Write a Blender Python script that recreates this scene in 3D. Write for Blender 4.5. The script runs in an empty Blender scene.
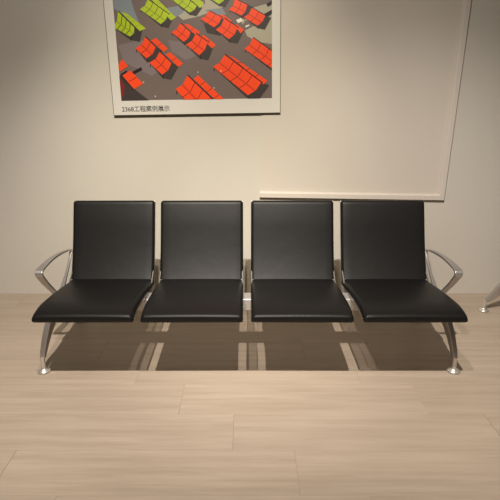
import bpy, bmesh, math, random
from mathutils import Vector, Matrix
random.seed(4)
S = bpy.context.scene
COL = S.collection
CAM_H, PITCH, F, CX = 1.5, math.radians(17.7), 500.0, 247.0
WALL_Y = 3.59

# ------------------------------------------------------------------ materials
def mat(name, col, rough=.5, metal=0., spec=.5):
    m = bpy.data.materials.new(name); m.use_nodes = True
    b = m.node_tree.nodes['Principled BSDF']
    b.inputs['Base Color'].default_value = (*col, 1)
    b.inputs['Roughness'].default_value = rough
    b.inputs['Metallic'].default_value = metal
    b.inputs['Specular IOR Level'].default_value = spec
    return m

class NT:
    def __init__(s, m): s.t = m.node_tree; s.n = s.t.nodes; s.l = s.t.links; s.b = s.n['Principled BSDF']
    def node(s, kind, **kw):
        n = s.n.new(kind)
        for k, v in kw.items(): setattr(n, k, v)
        return n
    def put(s, sock, v):
        if isinstance(v, bpy.types.NodeSocket): s.l.new(v, sock)
        else: sock.default_value = v
    def math(s, op, a, b=0., c=None):
        n = s.node('ShaderNodeMath', operation=op)
        s.put(n.inputs[0], a); s.put(n.inputs[1], b)
        if c is not None: s.put(n.inputs[2], c)
        return n.outputs[0]
    def mix(s, fac, a, b):
        n = s.node('ShaderNodeMix', data_type='RGBA')
        s.put(n.inputs[0], fac)
        s.put(n.inputs[6], a); s.put(n.inputs[7], b)
        return n.outputs[2]
    def noise(s, vec, scale, detail=3., rough=.5):
        n = s.node('ShaderNodeTexNoise')
        s.put(n.inputs['Vector'], vec)
        n.inputs['Scale'].default_value = scale; n.inputs['Detail'].default_value = detail
        n.inputs['Roughness'].default_value = rough
        return n.outputs['Fac']
    def bump(s, h, strength, dist):
        n = s.node('ShaderNodeBump'); n.inputs['Strength'].default_value = strength
        n.inputs['Distance'].default_value = dist
        s.put(n.inputs['Height'], h); s.l.new(n.outputs[0], s.b.inputs['Normal'])

def plaster(name, col, col2):
    m = mat(name, col, .85, 0, .2); t = NT(m)
    tc = t.node('ShaderNodeTexCoord').outputs['Object']
    n1 = t.noise(tc, 2.2, 3.); n2 = t.noise(tc, 160., 2.)
    f = t.math('MULTIPLY', t.math('SUBTRACT', n1, .4), 2.2)
    n = t.mix(f, (*col, 1), (*col2, 1))
    t.l.new(n, t.b.inputs['Base Color'])
    t.bump(n2, .12, .002)
    return m
M_wall = plaster('wall_paint', (.605, .57, .505), (.59, .55, .485))
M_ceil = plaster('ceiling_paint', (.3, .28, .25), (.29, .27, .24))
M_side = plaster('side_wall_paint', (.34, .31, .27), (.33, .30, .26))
M_panel = plaster('panel_paint', (.615, .56, .49), (.605, .55, .48))

def floor_mat():
    m = mat('wood_plank_floor', (.5, .4, .3), .42, 0, .35); t = NT(m)
    tc = t.node('ShaderNodeTexCoord').outputs['Object']
    sep = t.node('ShaderNodeSeparateXYZ'); t.l.new(tc, sep.inputs[0])
    X, Y = sep.outputs[0], sep.outputs[1]
    r = t.math('DIVIDE', t.math('SUBTRACT', Y, 1.56), .257)
    row = t.math('FLOOR', r); fy = t.math('FRACT', r)
    u = t.math('DIVIDE', t.math('ADD', t.math('SUBTRACT', X, .207), t.math('MULTIPLY', row, .27)), 1.215)
    pl = t.math('FLOOR', u); fx = t.math('FRACT', u)
    comb = t.node('ShaderNodeCombineXYZ'); t.put(comb.inputs[0], row); t.put(comb.inputs[1], pl)
    wn = t.node('ShaderNodeTexWhiteNoise'); t.l.new(comb.outputs[0], wn.inputs['Vector'])
    rnd = wn.outputs['Value']
    # grain running along X, different on each plank
    c2 = t.node('ShaderNodeCombineXYZ')
    t.put(c2.inputs[0], t.math('MULTIPLY', X, .9))
    t.put(c2.inputs[1], t.math('MULTIPLY', Y, 14.))
    t.put(c2.inputs[2], t.math('MULTIPLY', rnd, 17.))
    g1 = t.noise(c2.outputs[0], 1.6, 5., .6)
    g2 = t.noise(c2.outputs[0], 7., 3., .6)
    g = t.math('ADD', t.math('MULTIPLY', g1, .75), t.math('MULTIPLY', g2, .25))
    g = t.math('MULTIPLY', t.math('SUBTRACT', g, .36), 3.4)
    cl = t.node('ShaderNodeClamp'); t.put(cl.inputs[0], g)
    base = t.mix(cl.outputs[0], (.395, .316, .243, 1), (.500, .412, .326, 1))
    base = t.mix(t.math('MULTIPLY', rnd, .3), base, (.40, .322, .25, 1))
    # seams
    ey = t.math('MULTIPLY', t.math('MINIMUM', fy, t.math('SUBTRACT', 1., fy)), .257)
    ex = t.math('MULTIPLY', t.math('MINIMUM', fx, t.math('SUBTRACT', 1., fx)), 1.215)
    j = t.math('FLOOR', t.math('ADD', u, .5))
    drop = t.math('MULTIPLY', t.math('COMPARE', row, 2., .1), t.math('COMPARE', j, 1., .1))   # one double-length board
    sy = t.math('MULTIPLY', t.math('LESS_THAN', ey, .0008), .35)
    sx = t.math('MULTIPLY', t.math('LESS_THAN', ex, .0013), t.math('MULTIPLY', t.math('SUBTRACT', 1., drop), .75))
    seam = t.math('MAXIMUM', sy, sx)
    sn = t.node('ShaderNodeMapRange'); t.put(sn.inputs[0], t.noise(tc, 1.3, 1.)); sn.inputs[1].default_value = .42; sn.inputs[2].default_value = .6; sn.inputs[3].default_value = .35
    seam = t.math('MULTIPLY', seam, sn.outputs[0])
    base = t.mix(seam, base, (.16, .11, .07, 1))
    t.l.new(base, t.b.inputs['Base Color'])
    t.put(t.b.inputs['Roughness'], t.math('ADD', t.math('MULTIPLY', g1, .12), .40))
    t.bump(t.math('SUBTRACT', 1., seam), .3, .001)
    return m
M_floor = floor_mat()

def leather():
    m = mat('black_leather', (.0090, .0084, .0082), .43, 0, .21); t = NT(m)
    tc = t.node('ShaderNodeTexCoord').outputs['Object']
    v = t.node('ShaderNodeTexVoronoi'); v.inputs['Scale'].default_value = 420.
    t.l.new(tc, v.inputs['Vector'])
    n = t.noise(tc, 9., 3.)
    h = t.math('ADD', t.math('MULTIPLY', v.outputs['Distance'], .12), t.math('MULTIPLY', n, 1.))
    t.bump(h, .25, .004)
    return m
M_leather = leather()
M_alu = mat('brushed_aluminium', (.50, .475, .45), .40, .75)
M_chrome = mat('satin_aluminium', (.76, .73, .68), .34, .7)
M_steel = mat('silver_coated_steel', (.52, .50, .47), .45, .5)
M_black = mat('black_plastic', (.02, .02, .02), .5)
M_board = mat('poster_board', (.66, .63, .58), .45, 0, .4)
M_edge = mat('poster_edge_and_panel_shadow_dark', (.10, .085, .07), .5)
M_trimwhite = mat('panel_frame_paint', (.64, .585, .52), .5, 0, .4)
M_ink = mat('caption_ink', (.03, .028, .022), .5)

# ------------------------------------------------------------------ mesh helpers
def link(name, me, m, parent=None, smooth=None, bevel=None):
    o = bpy.data.objects.new(name, me); COL.objects.link(o)
    if m is not None:
        for k in (m if isinstance(m, (list, tuple)) else [m]): me.materials.append(k)
    if parent: o.parent = parent
    if smooth is not None:
        me.polygons.foreach_set('use_smooth', [True]*len(me.polygons))
        if smooth < 180: me.set_sharp_from_angle(angle=math.radians(smooth))
    if bevel:
        b = o.modifiers.new('bevel', 'BEVEL'); b.width = bevel; b.segments = 3
        b.limit_method = 'ANGLE'; b.angle_limit = math.radians(40)
    return o

def mesh_of(bm, name='mesh'):
    bmesh.ops.recalc_face_normals(bm, faces=bm.faces)
    me = bpy.data.meshes.new(name); bm.to_mesh(me); bm.free(); return me

def add_box(bm, x0, x1, y0, y1, z0, z1):
    vs = [bm.verts.new((x, y, z)) for x in (x0, x1) for y in (y0, y1) for z in (z0, z1)]
    for f in ((0,1,3,2), (4,6,7,5), (0,4,5,1), (2,3,7,6), (0,2,6,4), (1,5,7,3)):
        bm.faces.new([vs[i] for i in f])

def add_lathe(bm, prof, c=(0, 0, 0), n=28):
    rings = []
    for r, z in prof:
        rings.append([bm.verts.new((c[0]+r*math.cos(2*math.pi*i/n), c[1]+r*math.sin(2*math.pi*i/n), c[2]+z)) for i in range(n)])
    for a, b in zip(rings, rings[1:]):
        for i in range(n): bm.faces.new((a[i], a[(i+1) % n], b[(i+1) % n], b[i]))
    bm.faces.new(rings[0][::-1]); bm.faces.new(rings[-1])

def catmull(P, n):
    """n points evenly spaced along a smooth curve through P (tuples of any size)"""
    P = [Vector(p) for p in P]
    Q = [P[0]*2-P[1]] + P + [P[-1]*2-P[-2]]
    out = []
    for i in range(1, len(Q)-2):
        p0, p1, p2, p3 = Q[i-1], Q[i], Q[i+1], Q[i+2]
        for k in range(24):
            t = k/24
            out.append(.5*((2*p1) + (p2-p0)*t + (2*p0-5*p1+4*p2-p3)*t*t + (3*p1-p0-3*p2+p3)*t**3))
    out.append(P[-1])
    L = [0.]
    for a, b in zip(out, out[1:]): L.append(L[-1]+(b-a).length)
    res = []; j = 0
    for k in range(n):
        s = L[-1]*k/(n-1)
        while j < len(L)-2 and L[j+1] < s: j += 1
        t = (s-L[j])/max(L[j+1]-L[j], 1e-9)
        res.append(out[j].lerp(out[j+1], min(max(t, 0), 1)))
    return res, L[-1]

def normals2(pts):
    N = []
    for i in range(len(pts)):
        a = pts[max(i-1, 0)]; b = pts[min(i+1, len(pts)-1)]
        t = (b-a).normalized(); N.append((t, Vector((-t.y, t.x))))
    return N

def pad(path, width, thick, n=44, crown=.006, sgn=1, rc=.02):
    """upholstered pad: follows a (y,z) surface path, rounded on every side"""
    pts, L = catmull(path, n)
    # denser ends
    ss = []
    for k in range(n):
        t = k/(n-1); ss.append(.5-.5*math.cos(math.pi*t))
    dense, _ = catmull([tuple(p) for p in pts], 400)
    pts = [dense[min(int(round(s*399)), 399)] for s in ss]
    dist = [s*L for s in ss]
    b = thick/2; a = width/2
    bm = bmesh.new(); rings = []
    for (p, (tn, nn), d) in zip(pts, normals2(pts), dist):
        nn = nn*sgn
        e = min(d, L-d)
        q = 1. if e >= b else math.sqrt(max(1-((b-e)/b)**2, .0))
        q = max(q, .12)
        qa = 1. if e >= rc else math.sqrt(max(1-((rc-e)/rc)**2, 0.))
        hb = b*q; ha = a - rc*(1-qa)*.8
        c = p - nn*b
        ring = []
        prof = []
        K = 6
        for i in range(K+1):
            th = math.pi/2*i/K; prof.append((ha-hb+hb*math.sin(th), hb*math.cos(th)))
        flat = [(-(ha-hb)+2*(ha-hb)*i/12, hb) for i in range(1, 12)]
        top = [(-x, y) for x, y in prof[::-1]] + flat + prof
        bot = [(x, -y) for x, y in top[::-1]][1:-1]
        for x, h in top+bot:
            hh = h
            if h > 0: hh = h + crown*q*max(0, 1-(x/a)**2)**.7
            v = c + nn*hh
            ring.append(bm.verts.new((x, v.x, v.y)))
        rings.append(ring)
    m = len(rings[0])
    for r0, r1 in zip(rings, rings[1:]):
        for i in range(m): bm.faces.new((r0[i], r0[(i+1) % m], r1[(i+1) % m], r1[i]))
    bm.faces.new(rings[0]); bm.faces.new(rings[-1][::-1])
    return mesh_of(bm, 'pad')

def strap(pts, bm=None, n=26, cyc=False):
    """flat bar: pts = (x, y, z, width along X, depth across the bar in the YZ plane)"""
    own = bm is None
    if own: bm = bmesh.new()
    P, _ = catmull(pts, n) if n else ([Vector(p) for p in pts], 0)
    rings = []
    for i, p in enumerate(P):
        a = P[max(i-1, 0)]; b = P[min(i+1, len(P)-1)]
        t = Vector((0, b[1]-a[1], b[2]-a[2])).normalized()
        nn = Vector((0, -t.z, t.y))
        c = Vector((p[0], p[1], p[2])); w = p[3]/2; d = p[4]/2
        rings.append([bm.verts.new(c+Vector((sx*w, 0, 0))+nn*sd*d) for sx, sd in ((-1, -1), (1, -1), (1, 1), (-1, 1))])
    for r0, r1 in zip(rings, rings[1:]):
        for i in range(4): bm.faces.new((r0[i], r0[(i+1) % 4], r1[(i+1) % 4], r1[i]))
    bm.faces.new(rings[0][::-1]); bm.faces.new(rings[-1])
    return mesh_of(bm, 'strap') if own else bm

def empty(name, loc, rz, label, cat, group=None):
    o = bpy.data.objects.new(name, None); COL.objects.link(o)
    o.empty_display_size = .2
    o.location = loc; o.rotation_euler = (0, 0, rz)
    o['label'] = label; o['category'] = cat
    if group: o['group'] = group
    return o

def copy_tree(o, parent=None):
    c = o.copy(); COL.objects.link(c)
    if parent: c.parent = parent
    for ch in list(o.children): copy_tree(ch, c)
    return c

# ------------------------------------------------------------------ room
def struct(name, x0, x1, y0, y1, z0, z1, m):
    bm = bmesh.new(); add_box(bm, x0, x1, y0, y1, z0, z1)
    o = link(name, mesh_of(bm), m); o['kind'] = 'structure'; return o
RX, RY0, RH = 4.2, -3.4, 3.6
struct('floor', -RX, RX, RY0, WALL_Y, -.1, 0, M_floor)
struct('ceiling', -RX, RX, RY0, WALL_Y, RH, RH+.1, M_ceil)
struct('wall_back', -RX-.1, RX+.1, WALL_Y, WALL_Y+.1, -.1, RH+.1, M_wall)
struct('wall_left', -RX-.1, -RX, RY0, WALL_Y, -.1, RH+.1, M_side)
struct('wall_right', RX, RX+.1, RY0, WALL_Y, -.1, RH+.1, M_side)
struct('wall_front', -RX-.1, RX+.1, RY0-.1, RY0, -.1, RH+.1, M_side)

# ------------------------------------------------------------------ bench, local y = world y - BY
BY = 2.75
def L2(p): return [(y-BY, z) for y, z in p]
SEATP = L2([(2.872, .405), (2.76, .417), (2.66, .431), (2.55, .443), (2.44, .453), (2.365, .457), (2.308, .453), (2.264, .443), (2.238, .427)])
BACKP = L2([(2.812, .374), (2.852, .44), (2.889, .51), (2.921, .58), (2.953, .66), (2.982, .74), (3.010, .815), (3.026, .857)])

def make_seat(parent, x, yaw, W):
    # seat shell is the part; cushions and rims hang from it
    off = .050
    def back_off(P, o, s):
        pts, _ = catmull(P, 14)
        return [tuple(p - nn*s*o) for p, (t, nn) in zip(pts, normals2(pts))]
    seat_under = back_off(SEATP, .046, -1)     # front ... rear
    back_under = back_off(BACKP, .040, 1)
    path = [p for p in seat_under[::-1][1:]] ; path = path[:-2] + [q for q in back_under if q[1] > .44]
    sh = pad(path, W-.012, .012, n=60, crown=0, sgn=1, rc=.02)
    seat = link('seat', sh, M_steel, parent, smooth=60)
    seat.location = (x, 0, 0); seat.rotation_euler = (0, 0, yaw)
    link('seat_cushion', pad(SEATP, W, .050, crown=.004, sgn=-1, rc=.008), M_leather, seat, smooth=180)
    link('back_cushion', pad(BACKP, W, .040, crown=.004, sgn=1), M_leather, seat, smooth=180)
    # aluminium rim each side, one continuous L
    sp = back_off(SEATP, .037, -1)[::-1]; bp = back_off(BACKP, .033, 1)
    line = sp[1:-2] + [q for q in bp if q[1] > .45]
    for s in (-1, 1):
        pts = [(s*(W/2-.005), y, z, .006, .022) for y, z in line]
        link('side_frame', strap(pts, n=60), M_alu, seat, smooth=35, bevel=.0015)
    bm = bmesh.new()
    for s in (-1, 1):     # two plates carrying the shell on the beam
        strap([(s*.13, -.21, .385, .006, .010), (s*.13, -.15, .383, .006, .02), (s*.13, -.10, .375, .006, .035), (s*.13, .0, .368, .006, .03), (s*.13, .07, .372, .006, .016)], bm, n=14)
    add_box(bm, -.15, .15, -.155, -.045, .3805, .3865)
    link('bracket', mesh_of(bm), M_black, seat)
    return seat

def leg_frame(parent, s):
    bm = bmesh.new()
    xt, xf = s*1.098, s*1.146
    # front leg, wide at the beam, slim at the ankle
    strap([(xf, 2.470-BY, .080, .026, .030), (xf-s*.004, 2.482-BY, .115, .028, .040), (xt+s*.030, 2.522-BY, .20, .031, .062),
           (xt+s*.012, 2.565-BY, .275, .032, .085), (xt, 2.615-BY, .350, .032, .10)], bm, n=18)
    # rear leg
    strap([(xf, 3.115-BY, .075, .026, .026), (xf-s*.006, 3.075-BY, .115, .028, .046), (xt+s*.026, 2.99-BY, .215, .030, .085),
           (xt+s*.008, 2.85-BY, .290, .030, .105), (xt, 2.67-BY, .345, .030, .095)], bm, n=18)
    leg = link('leg_frame', mesh_of(bm), M_alu, parent, smooth=35, bevel=.006)
    for y, h in ((2.462, .092), (3.122, .082)):
        b2 = bmesh.new()
        add_lathe(b2, [(.032, 0), (.036, .004), (.036, .007), (.031, .012), (.018, .018), (.0135, .026), (.0125, .05), (.0125, h)], (xf, y-BY, 0))
        link('foot', mesh_of(b2), M_chrome, leg, smooth=50)
    return leg

def armrest(parent, s):
    x = s*1.128
    bm = bmesh.new()
    # top bar and front post in one bent strap
    top = [(x-s*.018, 2.985-BY, .548, .018, .011), (x-s*.012, 2.93-BY, .562, .022, .012), (x-s*.003, 2.84-BY, .573, .024, .013), (x+s*.006, 2.74-BY, .577, .030, .014),
           (x+s*.012, 2.65-BY, .572, .036, .014), (x+s*.018, 2.590-BY, .562, .041, .014), (x+s*.018, 2.567-BY, .554, .043, .015), (x+s*.018, 2.563-BY, .537, .043, .015),
           (x+s*.015, 2.577-BY, .515, .042, .014), (x+s*.006, 2.61-BY, .466, .038, .014), (x-s*.006, 2.66-BY, .405, .034, .014), (x-s*.018, 2.69-BY, .352, .032, .013)]
    strap(top, bm, n=90)
    strap([(x-s*.020, 2.975-BY, .545, .020, .012), (x-s*.020, 2.93-BY, .50, .015, .014), (x-s*.022, 2.85-BY, .44, .016, .016), (x-s*.024, 2.74-BY, .375, .026, .02), (x-s*.024, 2.69-BY, .352, .028, .02)], bm, n=18)
    return link('armrest', mesh_of(bm), M_alu, parent, smooth=35, bevel=.004)

bench = empty('waiting_bench', (.010, BY, 0), 0,
              'black leather four-seat waiting bench with aluminium armrests below the poster, whole in view', 'bench', 'black waiting benches')
bm = bmesh.new(); add_box(bm, -1.085, 1.085, 2.60-BY, 2.70-BY, .305, .380)
link('beam', mesh_of(bm), M_steel, bench, smooth=35, bevel=.009)
for s in (-1, 1):
    bm = bmesh.new(); add_box(bm, min(s*1.085, s*1.122), max(s*1.085, s*1.122), 2.597-BY, 2.703-BY, .302, .383)
    link('end_cap', mesh_of(bm), M_alu, bench, smooth=35, bevel=.010)
for x, yaw, sw in ((-.829, .3, .504), (-.287, .3, .509), (.268, -.3, .510), (.827, 0, .519)):
    make_seat(bench, x, math.radians(yaw), sw)
for s in (-1, 1): leg_frame(bench, s); armrest(bench, s)

b2 = copy_tree(bench)
b2.name = 'waiting_bench.001'
b2['label'] = 'waiting bench at the right edge, only its splayed leg and chrome foot showing'
# turned to face right; its rear foot is the one in the picture
b2.rotation_euler = (0, 0, math.radians(90))
b2.location = (1.690+.372, 3.275-1.146, 0)

# ------------------------------------------------------------------ blank framed panel on the wall
def unproject(px, py, Y):
    """where the sight line of a photo pixel meets the vertical plane at depth Y"""
    dx, dz = (px-CX)/F, -(py-250)/F
    d = Vector((dx, math.cos(PITCH)+dz*math.sin(PITCH), -math.sin(PITCH)+dz*math.cos(PITCH)))
    k = Y/d.y
    return dx*k, CAM_H+d.z*k

panel = empty('blank_panel', (.760, WALL_Y, .752), 0, 'large blank off-white panel with raised frame on the wall right of the poster', 'panel')
panel.rotation_euler = (0, math.radians(.9), 0)
PW, PH = .668, 1.55
bm = bmesh.new(); add_box(bm, -PW, PW-.03, -.005, -.0005, 0.03, PH-.03)
link('panel_face', mesh_of(bm), M_panel, panel)
bm = bmesh.new()
fw = .041
sec = [(0, -.0005), (0, -.026), (fw*.74, -.026), (fw*.84, -.021), (fw, -.009), (fw, -.0005)]
rings = []
for cx_, cz_, ix, iz in ((-PW, 0, 0, 1), (PW, 0, -1, 1), (PW, PH, -1, -1), (-PW, PH, 0, -1)):
    rings.append([bm.verts.new((cx_+ix*w_, d_, cz_+iz*w_)) for w_, d_ in sec])
for r0, r1 in zip(rings, rings[1:]):
    for i in range(len(sec)): bm.faces.new((r0[i], r0[(i+1) % len(sec)], r1[(i+1) % len(sec)], r1[i]))
bm.faces.new(rings[0]); bm.faces.new(rings[-1][::-1])
link('panel_frame', mesh_of(bm), M_trimwhite, panel)

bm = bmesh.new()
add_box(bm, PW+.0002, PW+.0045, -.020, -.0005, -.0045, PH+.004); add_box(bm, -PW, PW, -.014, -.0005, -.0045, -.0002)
link('edge_shadow_strip', mesh_of(bm), M_edge, panel)  # shadow line right of and below the frame, built as dark strips
# ------------------------------------------------------------------ poster
PF = WALL_Y-.024            # front face of the poster board
px0, pz0 = unproject(114.3, 115.5, PF); px1, pz1 = unproject(280, 112, PF)
POW = px1-px0; POH = .86
poster = empty('framed_poster', ((px0+px1)/2, WALL_Y, (pz0+pz1)/2), 0, 'white-bordered poster of red and green waiting benches hanging above the seats', 'poster')
PA = math.radians(-.9)
poster.rotation_euler = (0, PA, 0)
bm = bmesh.new(); add_box(bm, -POW/2, POW/2, -.024, -.006, 0, POH)
link('mount_board', mesh_of(bm), M_board, poster)
bm = bmesh.new()
e = .0028
for x0, x1, z0, z1 in ((-POW/2-e, -POW/2, -e, POH+e), (POW/2, POW/2+e, -e, POH+e), (-POW/2, POW/2, -e, 0), (-POW/2, POW/2, POH, POH+e)):
    add_box(bm, x0, x1, -.026, -.006, z0, z1)
link('edge_strip', mesh_of(bm), M_edge, poster)

def to_local(px, py):
    X, Z = unproject(px, py, PF)
    dx, dz = X-poster.location.x, Z-poster.location.z
    c, s_ = math.cos(PA), math.sin(PA)
    return (dx*c - dz*s_, dx*s_ + dz*c)      # inverse turn about Y
# print area in poster coordinates
a0 = to_local(121.6, 101.2); a1 = to_local(272, 97.6)
PX0, PX1, PZ0, PZ1 = a0[0], a1[0], (a0[1]+a1[1])/2, POH-.045
cols = [('floor_grey', (.165, .125, .115)), ('orange', (.90, .070, .014)), ('orange_shade', (.60, .045, .015)), ('green', (.42, .54, .02)),
        ('green_shade', (.28, .37, .02)), ('line_black', (.022, .012, .014)), ('shadow', (.050, .040, .038)), ('pale_beige', (.40, .37, .29)),
        ('pale_blue', (.22, .25, .28)), ('floor_light', (.21, .17, .175)), ('spark', (.8, .75, .65)), ('wine', (.20, .02, .015))]
CI = {n: i for i, (n, c) in enumerate(cols)}
pmats = [mat('print_'+n, c, .4, 0, .3) for n, c in cols]
pbm = bmesh.new(); layer = [0]
def clip(poly, ax, val, keep_less):
    out = []
    for i in range(len(poly)):
        a, b = poly[i], poly[(i+1) % len(poly)]
        ia = (a[ax] <= val) == keep_less or a[ax] == val; ib = (b[ax] <= val) == keep_less or b[ax] == val
        if ia: out.append(a)
        if ia != ib:
            t = (val-a[ax])/(b[ax]-a[ax])
            out.append((a[0]+(b[0]-a[0])*t, a[1]+(b[1]-a[1])*t))
    return out
def lpoly(pts, col):
    for ax, v, k in ((0, PX0, False), (0, PX1, True), (1, PZ0, False), (1, PZ1, True)):
        pts = clip(pts, ax, v, k)
        if len(pts) < 3: return
    layer[0] += 1
    y = -.0242 - layer[0]*.000012
    vs = [pbm.verts.new((x, y, z)) for x, z in pts]
    f = pbm.faces.new(vs); f.material_index = CI[col]
def poly(px, col): lpoly([to_local(*p) for p in px], col)
def line(a, b, w, col):
    a = Vector(a); b = Vector(b); d = (b-a).normalized(); n = Vector((-d.y, d.x))*w/2
    poly([tuple(a+n), tuple(b+n), tuple(b-n), tuple(a-n)], col)
lpoly([(PX0, PZ0), (PX1, PZ0), (PX1, PZ1), (PX0, PZ1)], 'floor_grey')
# floor patches of the hall
for pts, c in (([(113, -4), (130, -4), (134, 10), (139, 22), (128, 22), (114, 8)], 'pale_blue'),
               ([(118, 45), (142, 40), (160, 70), (152, 76), (124, 62)], 'floor_light'),
               ([(168, 40), (182, 42), (196, 56), (186, 60), (172, 52)], 'floor_light'),
               ([(176, 14), (190, 8), (205, 4), (205, -10), (232, -10), (226, 6), (200, 16), (183, 20)], 'pale_beige'),
               ([(240, 18), (252, 8), (272, 2), (272, 44), (258, 42), (247, 36)], 'pale_beige'),
               ([(166, 8), (178, 6), (184, 12), (172, 20)], 'pale_blue'),
               ([(205, 10), (222, 8), (226, 14), (214, 20)], 'pale_blue'),
               ([(234, 36), (246, 30), (256, 25), (246, 20)], 'floor_grey'),
               ([(266, 4), (273, 0), (273, 4), (268, 7)], 'line_black'), ([(264, 14), (273, 9), (273, 13), (268, 17)], 'line_black'),
               ([(132, 72), (141, 67), (142.5, 70), (134, 74.5)], 'line_black'),
               ([(203, 22), (213, 28), (224, 32), (220, 36), (207, 33)], 'shadow'),
               ([(236, 20), (241, 18), (243, 21), (238, 23)], 'spark'), ([(245, 26), (249, 24.5), (249.5, 25.5), (246, 27.5)], 'spark')):
    poly(pts, c)
def bench2d(tl, tr, fr, fl, n, c, behind=None, nb=0, sh=True):
    tl, tr, fr, fl = map(Vector, (tl, tr, fr, fl))
    cs = c+'_shade'
    v = fl-tl; k = v.length/15.3
    w = fr-tr
    cl = tl+v*.56+Vector((1.7, .9))*k; cr = tr+w*.56+Vector((1.7, .9))*k
    if sh:
        poly([tuple(fl+Vector((1, 1))*k), tuple(cl), tuple(tr), tuple(tr+Vector((7, 3))*k), tuple(fr+Vector((9, 5))*k), tuple(fr+Vector((0, 3))*k)], 'shadow')
        for p in (fl, fr): line(p+Vector((1.2, .5)), p+Vector((1, 4))*k, .8*k, 'line_black')
    if behind:
        B = [Vector(p) for p in behind]    # near start, far start, far end, near end
        poly([tuple(p) for p in B], c)
        for i in range(1, nb):
            a = B[0].lerp(B[3], i/nb); b = B[1].lerp(B[2], i/nb); line(a, b, .5*k, 'wine' if c == 'orange' else 'green_shade')
    poly([tuple(tl), tuple(tr), tuple(cr), tuple(cl)], c)
    poly([tuple(cl), tuple(cr), tuple(fr), tuple(fl)], c)
    for i in range(0, n):
        t = i/n
        if i:
            line(tl.lerp(tr, t), cl.lerp(cr, t), .6*k, 'line_black' if c == 'green' else 'wine')
            line(cl.lerp(cr, t), fl.lerp(fr, t), .6*k, 'line_black' if c == 'green' else 'wine')
        # shaded recess where the back meets the seat
        u = (i+1)/n
        c0, c1 = cl.lerp(cr, t), cl.lerp(cr, u)
        q0, q1 = c0.lerp(fl.lerp(fr, t), .2), c1.lerp(fl.lerp(fr, u), .2)
        poly([tuple(c0), tuple(c1), tuple(q1), tuple(q0)], cs)
    line(tl, tr+(tr-tl).normalized()*1.5*k, .95*k, 'line_black')
# green rows
bench2d((118, 10.8), (134.5, 27), (130, 36.5), (113, 27), 4, 'green', [(121, 12), (127, 13.5), (146, 28.5), (139.7, 31)], 4)
bench2d((148, -1), (168.5, 13.5), (160.8, 24), (140, 9.3), 4, 'green', [(151, -1), (156, -2), (176, 17.5), (171, 20.5)], 4)
bench2d((172, -14), (197, 5.5), (189.5, 12.5), (168, -3), 4, 'green', [(178, -12), (184, -12), (204, 3), (200, 8)], 4)
bench2d((206, -16), (226, -4), (219, 4), (199, -8), 4, 'green')
# red rows
bench2d((235, -1.5), (247.5, 4.5), (241.5, 15.5), (229, 9.8), 2, 'orange')
bench2d((252, 7.5), (265.5, 15.4), (257.3, 25.6), (243.8, 17.2), 2, 'orange')
bench2d((209, 10.6), (222, 17), (214, 27.2), (200.6, 19), 2, 'orange', [(219, 15), (223, 14.5), (232, 21), (228, 23)], 2)
bench2d((224.4, 18), (237.8, 27), (229, 39), (215.8, 29.8), 2, 'orange', [(234, 24), (238, 25), (244, 30), (240.5, 33.5)], 1)
bench2d((180.4, 22.8), (190.8, 32), (183.8, 41.8), (171.6, 32.4), 2, 'orange', [(184, 24.5), (188, 24), (200.3, 32), (197, 36)], 2)
bench2d((196, 33.2), (207.8, 41.5), (199.3, 55.3), (186.2, 44.6), 2, 'orange', [(200, 36), (204, 35), (216, 45), (212, 48.5)], 2)
bench2d((145.6, 36.6), (156, 46.8), (146.6, 58.4), (135.4, 48.4), 2, 'orange', [(151, 40.5), (156, 38), (167.8, 48.6), (163.8, 52)], 2)
bench2d((160, 51.5), (171.8, 62.8), (162.2, 74.6), (149.4, 62.8), 2, 'orange', [(165.5, 54.5), (170, 52), (183.2, 63.5), (178.5, 67)], 2)
bench2d((253, 37.2), (285, 60), (276, 71), (244.2, 48.8), 4, 'orange')
bench2d((224.8, 54.3), (261.4, 82), (248, 95.2), (213, 66.7), 4, 'orange', [(229, 55.5), (232.5, 56.5), (267.3, 80.5), (263.5, 84.5)], 4)
bench2d((187.6, 75), (218, 104), (204, 121), (175.6, 89.2), 4, 'orange', [(193.5, 79), (198, 75.2), (226, 101), (221, 105)], 4)
# rows at the left edge, seen from their backs' side
poly([(117, 76), (124, 75), (137, 91), (150, 101), (118, 103)], 'shadow')
poly([(122.5, 75.5), (130.5, 70.5), (143.2, 83.6), (134.2, 89.2)], 'orange'); line((129, 81.6), (136.5, 77.4), .7, 'wine')
poly([(118, 66.5), (121.8, 59), (128.3, 66), (120, 71.5)], 'orange'); line((121, 75), (127, 71), 1.6, 'line_black')
poly([(120, 78), (125, 85), (124, 96), (120, 97)], 'wine'); line((121, 76), (134, 90), .9, 'line_black')
for p in ((143.6, 82.2), (155.4, 96.2), (198, 72.2), (214.2, 88), (221, 71)):
    poly([(p[0]-.7, p[1]), (p[0], p[1]-.7), (p[0]+.7, p[1]), (p[0], p[1]+.7)], 'spark')
me = bpy.data.meshes.new('print'); pbm.normal_update(); pbm.to_mesh(me); pbm.free()
pr = link('printed_picture', me, pmats, poster)
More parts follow.
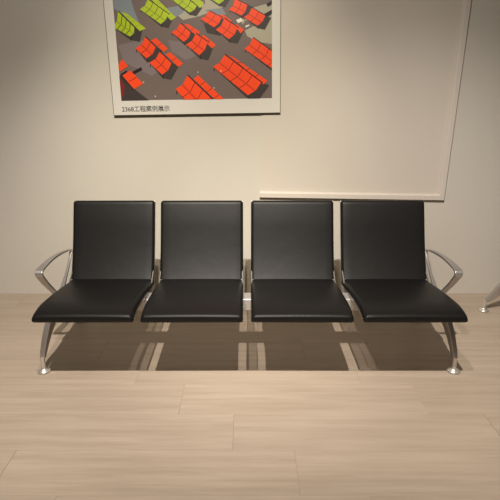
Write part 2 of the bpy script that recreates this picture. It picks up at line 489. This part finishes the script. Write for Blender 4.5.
# caption
cu = bpy.data.curves.new('caption', 'FONT'); cu.body = '2368\u5de5\u7a0b\u6848\u4f8b\u5c55\u793a'; cu.size = .05; cu.extrude = .0002; cu.offset = .0005
tmp = bpy.data.objects.new('caption_text', cu); COL.objects.link(tmp)
bpy.context.view_layer.update()
me = bpy.data.meshes.new_from_object(tmp.evaluated_get(bpy.context.evaluated_depsgraph_get()))
bpy.data.objects.remove(tmp)
xs = [v.co.x for v in me.vertices]; ys = [v.co.y for v in me.vertices]
c0 = to_local(122.3, 112.6); c1 = to_local(169.5, 106.8)
for v in me.vertices:
    u = (v.co.x-min(xs))/(max(xs)-min(xs)); w = (v.co.y-min(ys))/(max(ys)-min(ys))
    v.co = (c0[0]+(c1[0]-c0[0])*u, -.0245+v.co.z, c0[1]+.001+w*.042)
cap = link('caption', me, M_ink, poster)

# ------------------------------------------------------------------ light
def spot(name, loc, target, power, angle, blend, size, col):
    l = bpy.data.lights.new(name, 'SPOT'); l.energy = power; l.spot_size = math.radians(angle); l.spot_blend = blend
    l.shadow_soft_size = size; l.color = col
    o = bpy.data.objects.new(name, l); COL.objects.link(o); o.location = loc
    o.rotation_euler = (Vector(target)-Vector(loc)).to_track_quat('-Z', 'Y').to_euler(); return o
WARM = (1., .915, .82)
spot('spot_left', (-.62, .60, 3.5), (-.98, 2.85, 0), 540, 58, 1., .015, WARM)
spot('spot_right', (.20, .60, 3.5), (1.15, 2.95, 0), 540, 60, 1., .015, WARM)
spot('spot_middle', (-.25, .60, 3.5), (-.05, 3.2, .8), 190, 100, .8, .02, WARM)
spot('spot_poster', (-.12, .80, 3.5), (-.27, 3.5, 1.3), 270, 44, 1., .02, (1., .91, .68))
def area(name, loc, target, power, sx, sy, col):
    l = bpy.data.lights.new(name, 'AREA'); l.energy = power; l.shape = 'RECTANGLE'; l.size = sx; l.size_y = sy; l.color = col
    o = bpy.data.objects.new(name, l); COL.objects.link(o); o.location = loc
    o.rotation_euler = (Vector(target)-Vector(loc)).to_track_quat('-Z', 'Y').to_euler(); return o
area('ambient_fill', (0, -1.2, 3.55), (0, -1.2, 0), 13, 3.5, 2.0, (1., .88, .74))  # unseen area light added as weak ambient fill, no fixture

w = bpy.data.worlds.new('world'); S.world = w; w.use_nodes = True
w.node_tree.nodes['Background'].inputs[0].default_value = (.9, .8, .7, 1)
w.node_tree.nodes['Background'].inputs[1].default_value = .02

# ------------------------------------------------------------------ camera
cd = bpy.data.cameras.new('camera'); cam = bpy.data.objects.new('camera', cd); COL.objects.link(cam)
cd.sensor_width = 36; cd.lens = 36; cd.shift_x = (250-CX)/500
cam.location = (0, 0, CAM_H); cam.rotation_euler = (math.pi/2-PITCH, 0, 0)
S.camera = cam
vs = S.view_settings
vs.view_transform = 'Standard'; vs.look = 'None'; vs.gamma = 1; vs.use_curve_mapping = False; vs.exposure = 0
